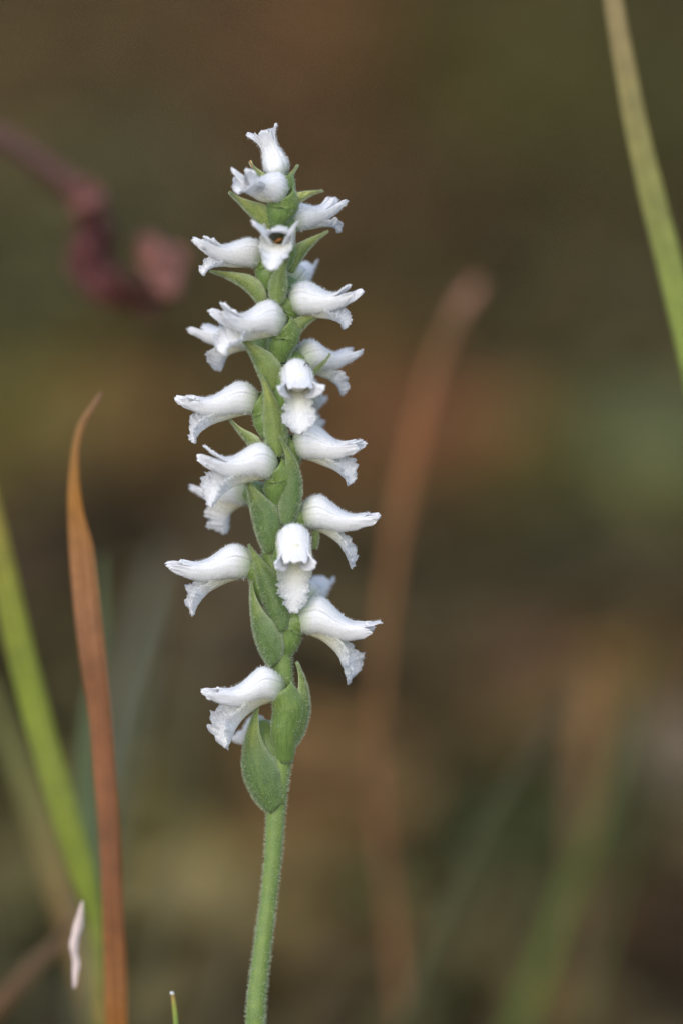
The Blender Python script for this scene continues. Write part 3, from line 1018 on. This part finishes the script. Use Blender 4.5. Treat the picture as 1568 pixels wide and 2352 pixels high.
bl('blade_of_grass', 80, [(392, 1340, 5), (370, 1430, 10), (345, 1520, 12), (318, 1620, 13), (296, 1720, 14), (270, 1850, 15), (240, 2050, 15), (215, 2370, 15)], None,
   [(.07, .08, .05), (.07, .085, .05), (.075, .09, .05)], 'thin dim grey green grass blade slanting beside the rust dry blade', foot=(-.035, .09))
bl('blade_of_grass', 230, [(380, 1260, 30), (340, 1400, 60), (300, 1560, 80), (268, 1720, 80), (240, 1900, 70), (220, 2100, 60), (205, 2380, 50)], None,
   [(.085, .085, .058), (.085, .09, .058), (.08, .088, .052), (.075, .08, .046)], 'wide blurred grey green grass blade far behind the rust dry blade', foot=(-.055, .235))
bl('blade_of_grass', 110, [(-30, 1560, 20), (20, 1700, 36), (66, 1840, 44), (112, 1980, 46), (150, 2100, 44), (190, 2240, 40), (220, 2380, 36)], None,
   [(.12, .13, .04), (.15, .15, .05), (.20, .13, .05), (.18, .14, .06), (.15, .14, .05)], 'dull ochre green grass blade below the bright green blade', foot=(-.038, .12))
bl('dry_stalk', 75, [(176, 2120, 16), (130, 2170, 34), (80, 2220, 40), (30, 2275, 42), (-30, 2340, 42), (-90, 2410, 40)], None,
   [(.10, .06, .03), (.09, .055, .028), (.12, .065, .03), (.13, .075, .035), (.1, .06, .03)], 'short brown dry stem lying aslant below the bright green blade', 'dry stem', foot=(-.085, .08))
for u0, v0, u1, mm_, w0, c0, lb in [
    (1500, 1640, 1330, 190, 12, (.075, .095, .03), 'thin olive grass blade leaning beyond the ochre dead blade'),
    (1440, 1420, 1120, 330, 16, (.06, .07, .025), 'thin dark green grass blade well beyond the olive blade'),
    (1120, 1800, 990, 260, 16, (.05, .075, .03), 'short deep green grass blade beyond the thin dark stalk'),
    (470, 1420, 330, 150, 9, (.085, .095, .055), 'thin pale green grass blade between the rust blade and the orchid'),
    (545, 2090, 480, 210, 16, (.11, .10, .06), 'short faded grass blade low behind the orchid stem')]:
    bl('blade_of_grass', mm_, [(lerp(u0, u1, q) + 14 * math.sin(q * 3), lerp(v0, 2380, q), w0 * (.4 + .6 * q)) for q in (0, .15, .35, .6, .8, 1)], None,
       [c0, tuple(x * 1.25 for x in c0), c0], lb, foot=(0, mm_ / 1000 + .015))
# the fine grass tip with a pale bead
g0 = bl('blade_of_grass', 4, [(397, 2283, 7), (399, 2300, 9), (402, 2325, 10), (405, 2360, 11)], None, [(.30, .18, .06), (.22, .26, .05), (.14, .24, .05), (.13, .22, .05)],
        'fine green grass tip with a pale bead beside the orchid stem', 'grass tip', foot=(-.018, .004), fold=.3, ns=24)
c = PB(395, 2282, 3.6)
V, F, ST, O = tube([c + Vector((-4 * MM, 0, 1 * MM)), c + Vector((-1.5 * MM, 0, 1.2 * MM)), c + Vector((2 * MM, 0, 0)), c + Vector((4.5 * MM, 0, -3 * MM))], [1.2 * MM, 4.2 * MM, 4.4 * MM, 1.5 * MM], 10, 10)
mk('bead', V, F, M_HAIR_W, g0, st=ST)


# ------------------------------------------------------------------ larger fallen leaves that show as soft colour patches
def fallen_leaf(u, v, L, Wd, col, yaw, tilt, label):
    g = G(u, v)
    g.z = ground_z(g.x, g.y) + .004
    from mathutils import Euler
    M = Euler((0, -tilt, yaw)).to_matrix()

    def fn(s, t):
        w = Wd * .5 * math.sin(math.pi * min(1, s * .94 + .03)) ** .75 * (1 + .10 * math.sin(s * 22) * abs(t))
        q = Vector((s * L, w * t, .18 * L * s * s * .5 + .35 * w * t * t + .004 * noise.noise(Vector((s * 4, t * 2, u)))))
        return g + M @ q, M @ Vector((0, 0, 1))
    V, F, ST, O = grid(fn, 14, 8)
    C = [tuple(x * (1 + .3 * noise.noise(Vector((s * 5, t * 4, v)))) * (.7 if abs(t) < .08 else 1) for x in col) for s, t in ST]
    o = mk('fallen_leaf', V, F, M_LITTER, origin=g, col=C, solid=.0004)
    tag(o, label, 'leaf', 'fallen leaves behind the orchid')


for a in [
    (1020, 1150, .040, .036, (.115, .046, .022), 1.5, .9, 'rust red fallen leaf tilted up beside the pink tipped dry stalk'),
    (870, 1090, .036, .026, (.10, .048, .022), 1.9, .8, 'red brown fallen leaf between the orchid and the pink tipped stalk'),
    (1500, 1190, .045, .050, (.068, .080, .036), 1.2, .8, 'sage green leaf lying alone beside the tall straw topped blade'),
    (430, 2250, .024, .028, (.17, .14, .062), 1.4, .9, 'pale straw coloured fallen leaf beside the lower orchid stem'),
    (720, 1930, .022, .022, (.13, .080, .036), 1.8, .8, 'tan fallen leaf close behind the orchid stem'),
    (300, 1100, .036, .036, (.12, .068, .026), 1.6, .8, 'orange brown fallen leaf near the curled tip of the dry blade'),
    (90, 1090, .040, .042, (.105, .088, .025), 1.3, .8, 'mustard yellow fallen leaf beyond the bright green blade'),
    (660, 200, .08, .085, (.085, .048, .020), 1.5, .8, 'large red brown fallen leaf far beyond the orchid tip'),
    (1560, 1880, .026, .028, (.115, .09, .065), 1.5, .8, 'greyish buff fallen leaf beyond the olive blade'),
    (1180, 1660, .026, .022, (.085, .048, .030), 1.2, .7, 'dull pinkish brown fallen leaf behind the thin dark stalk'),
]:
    fallen_leaf(*a)
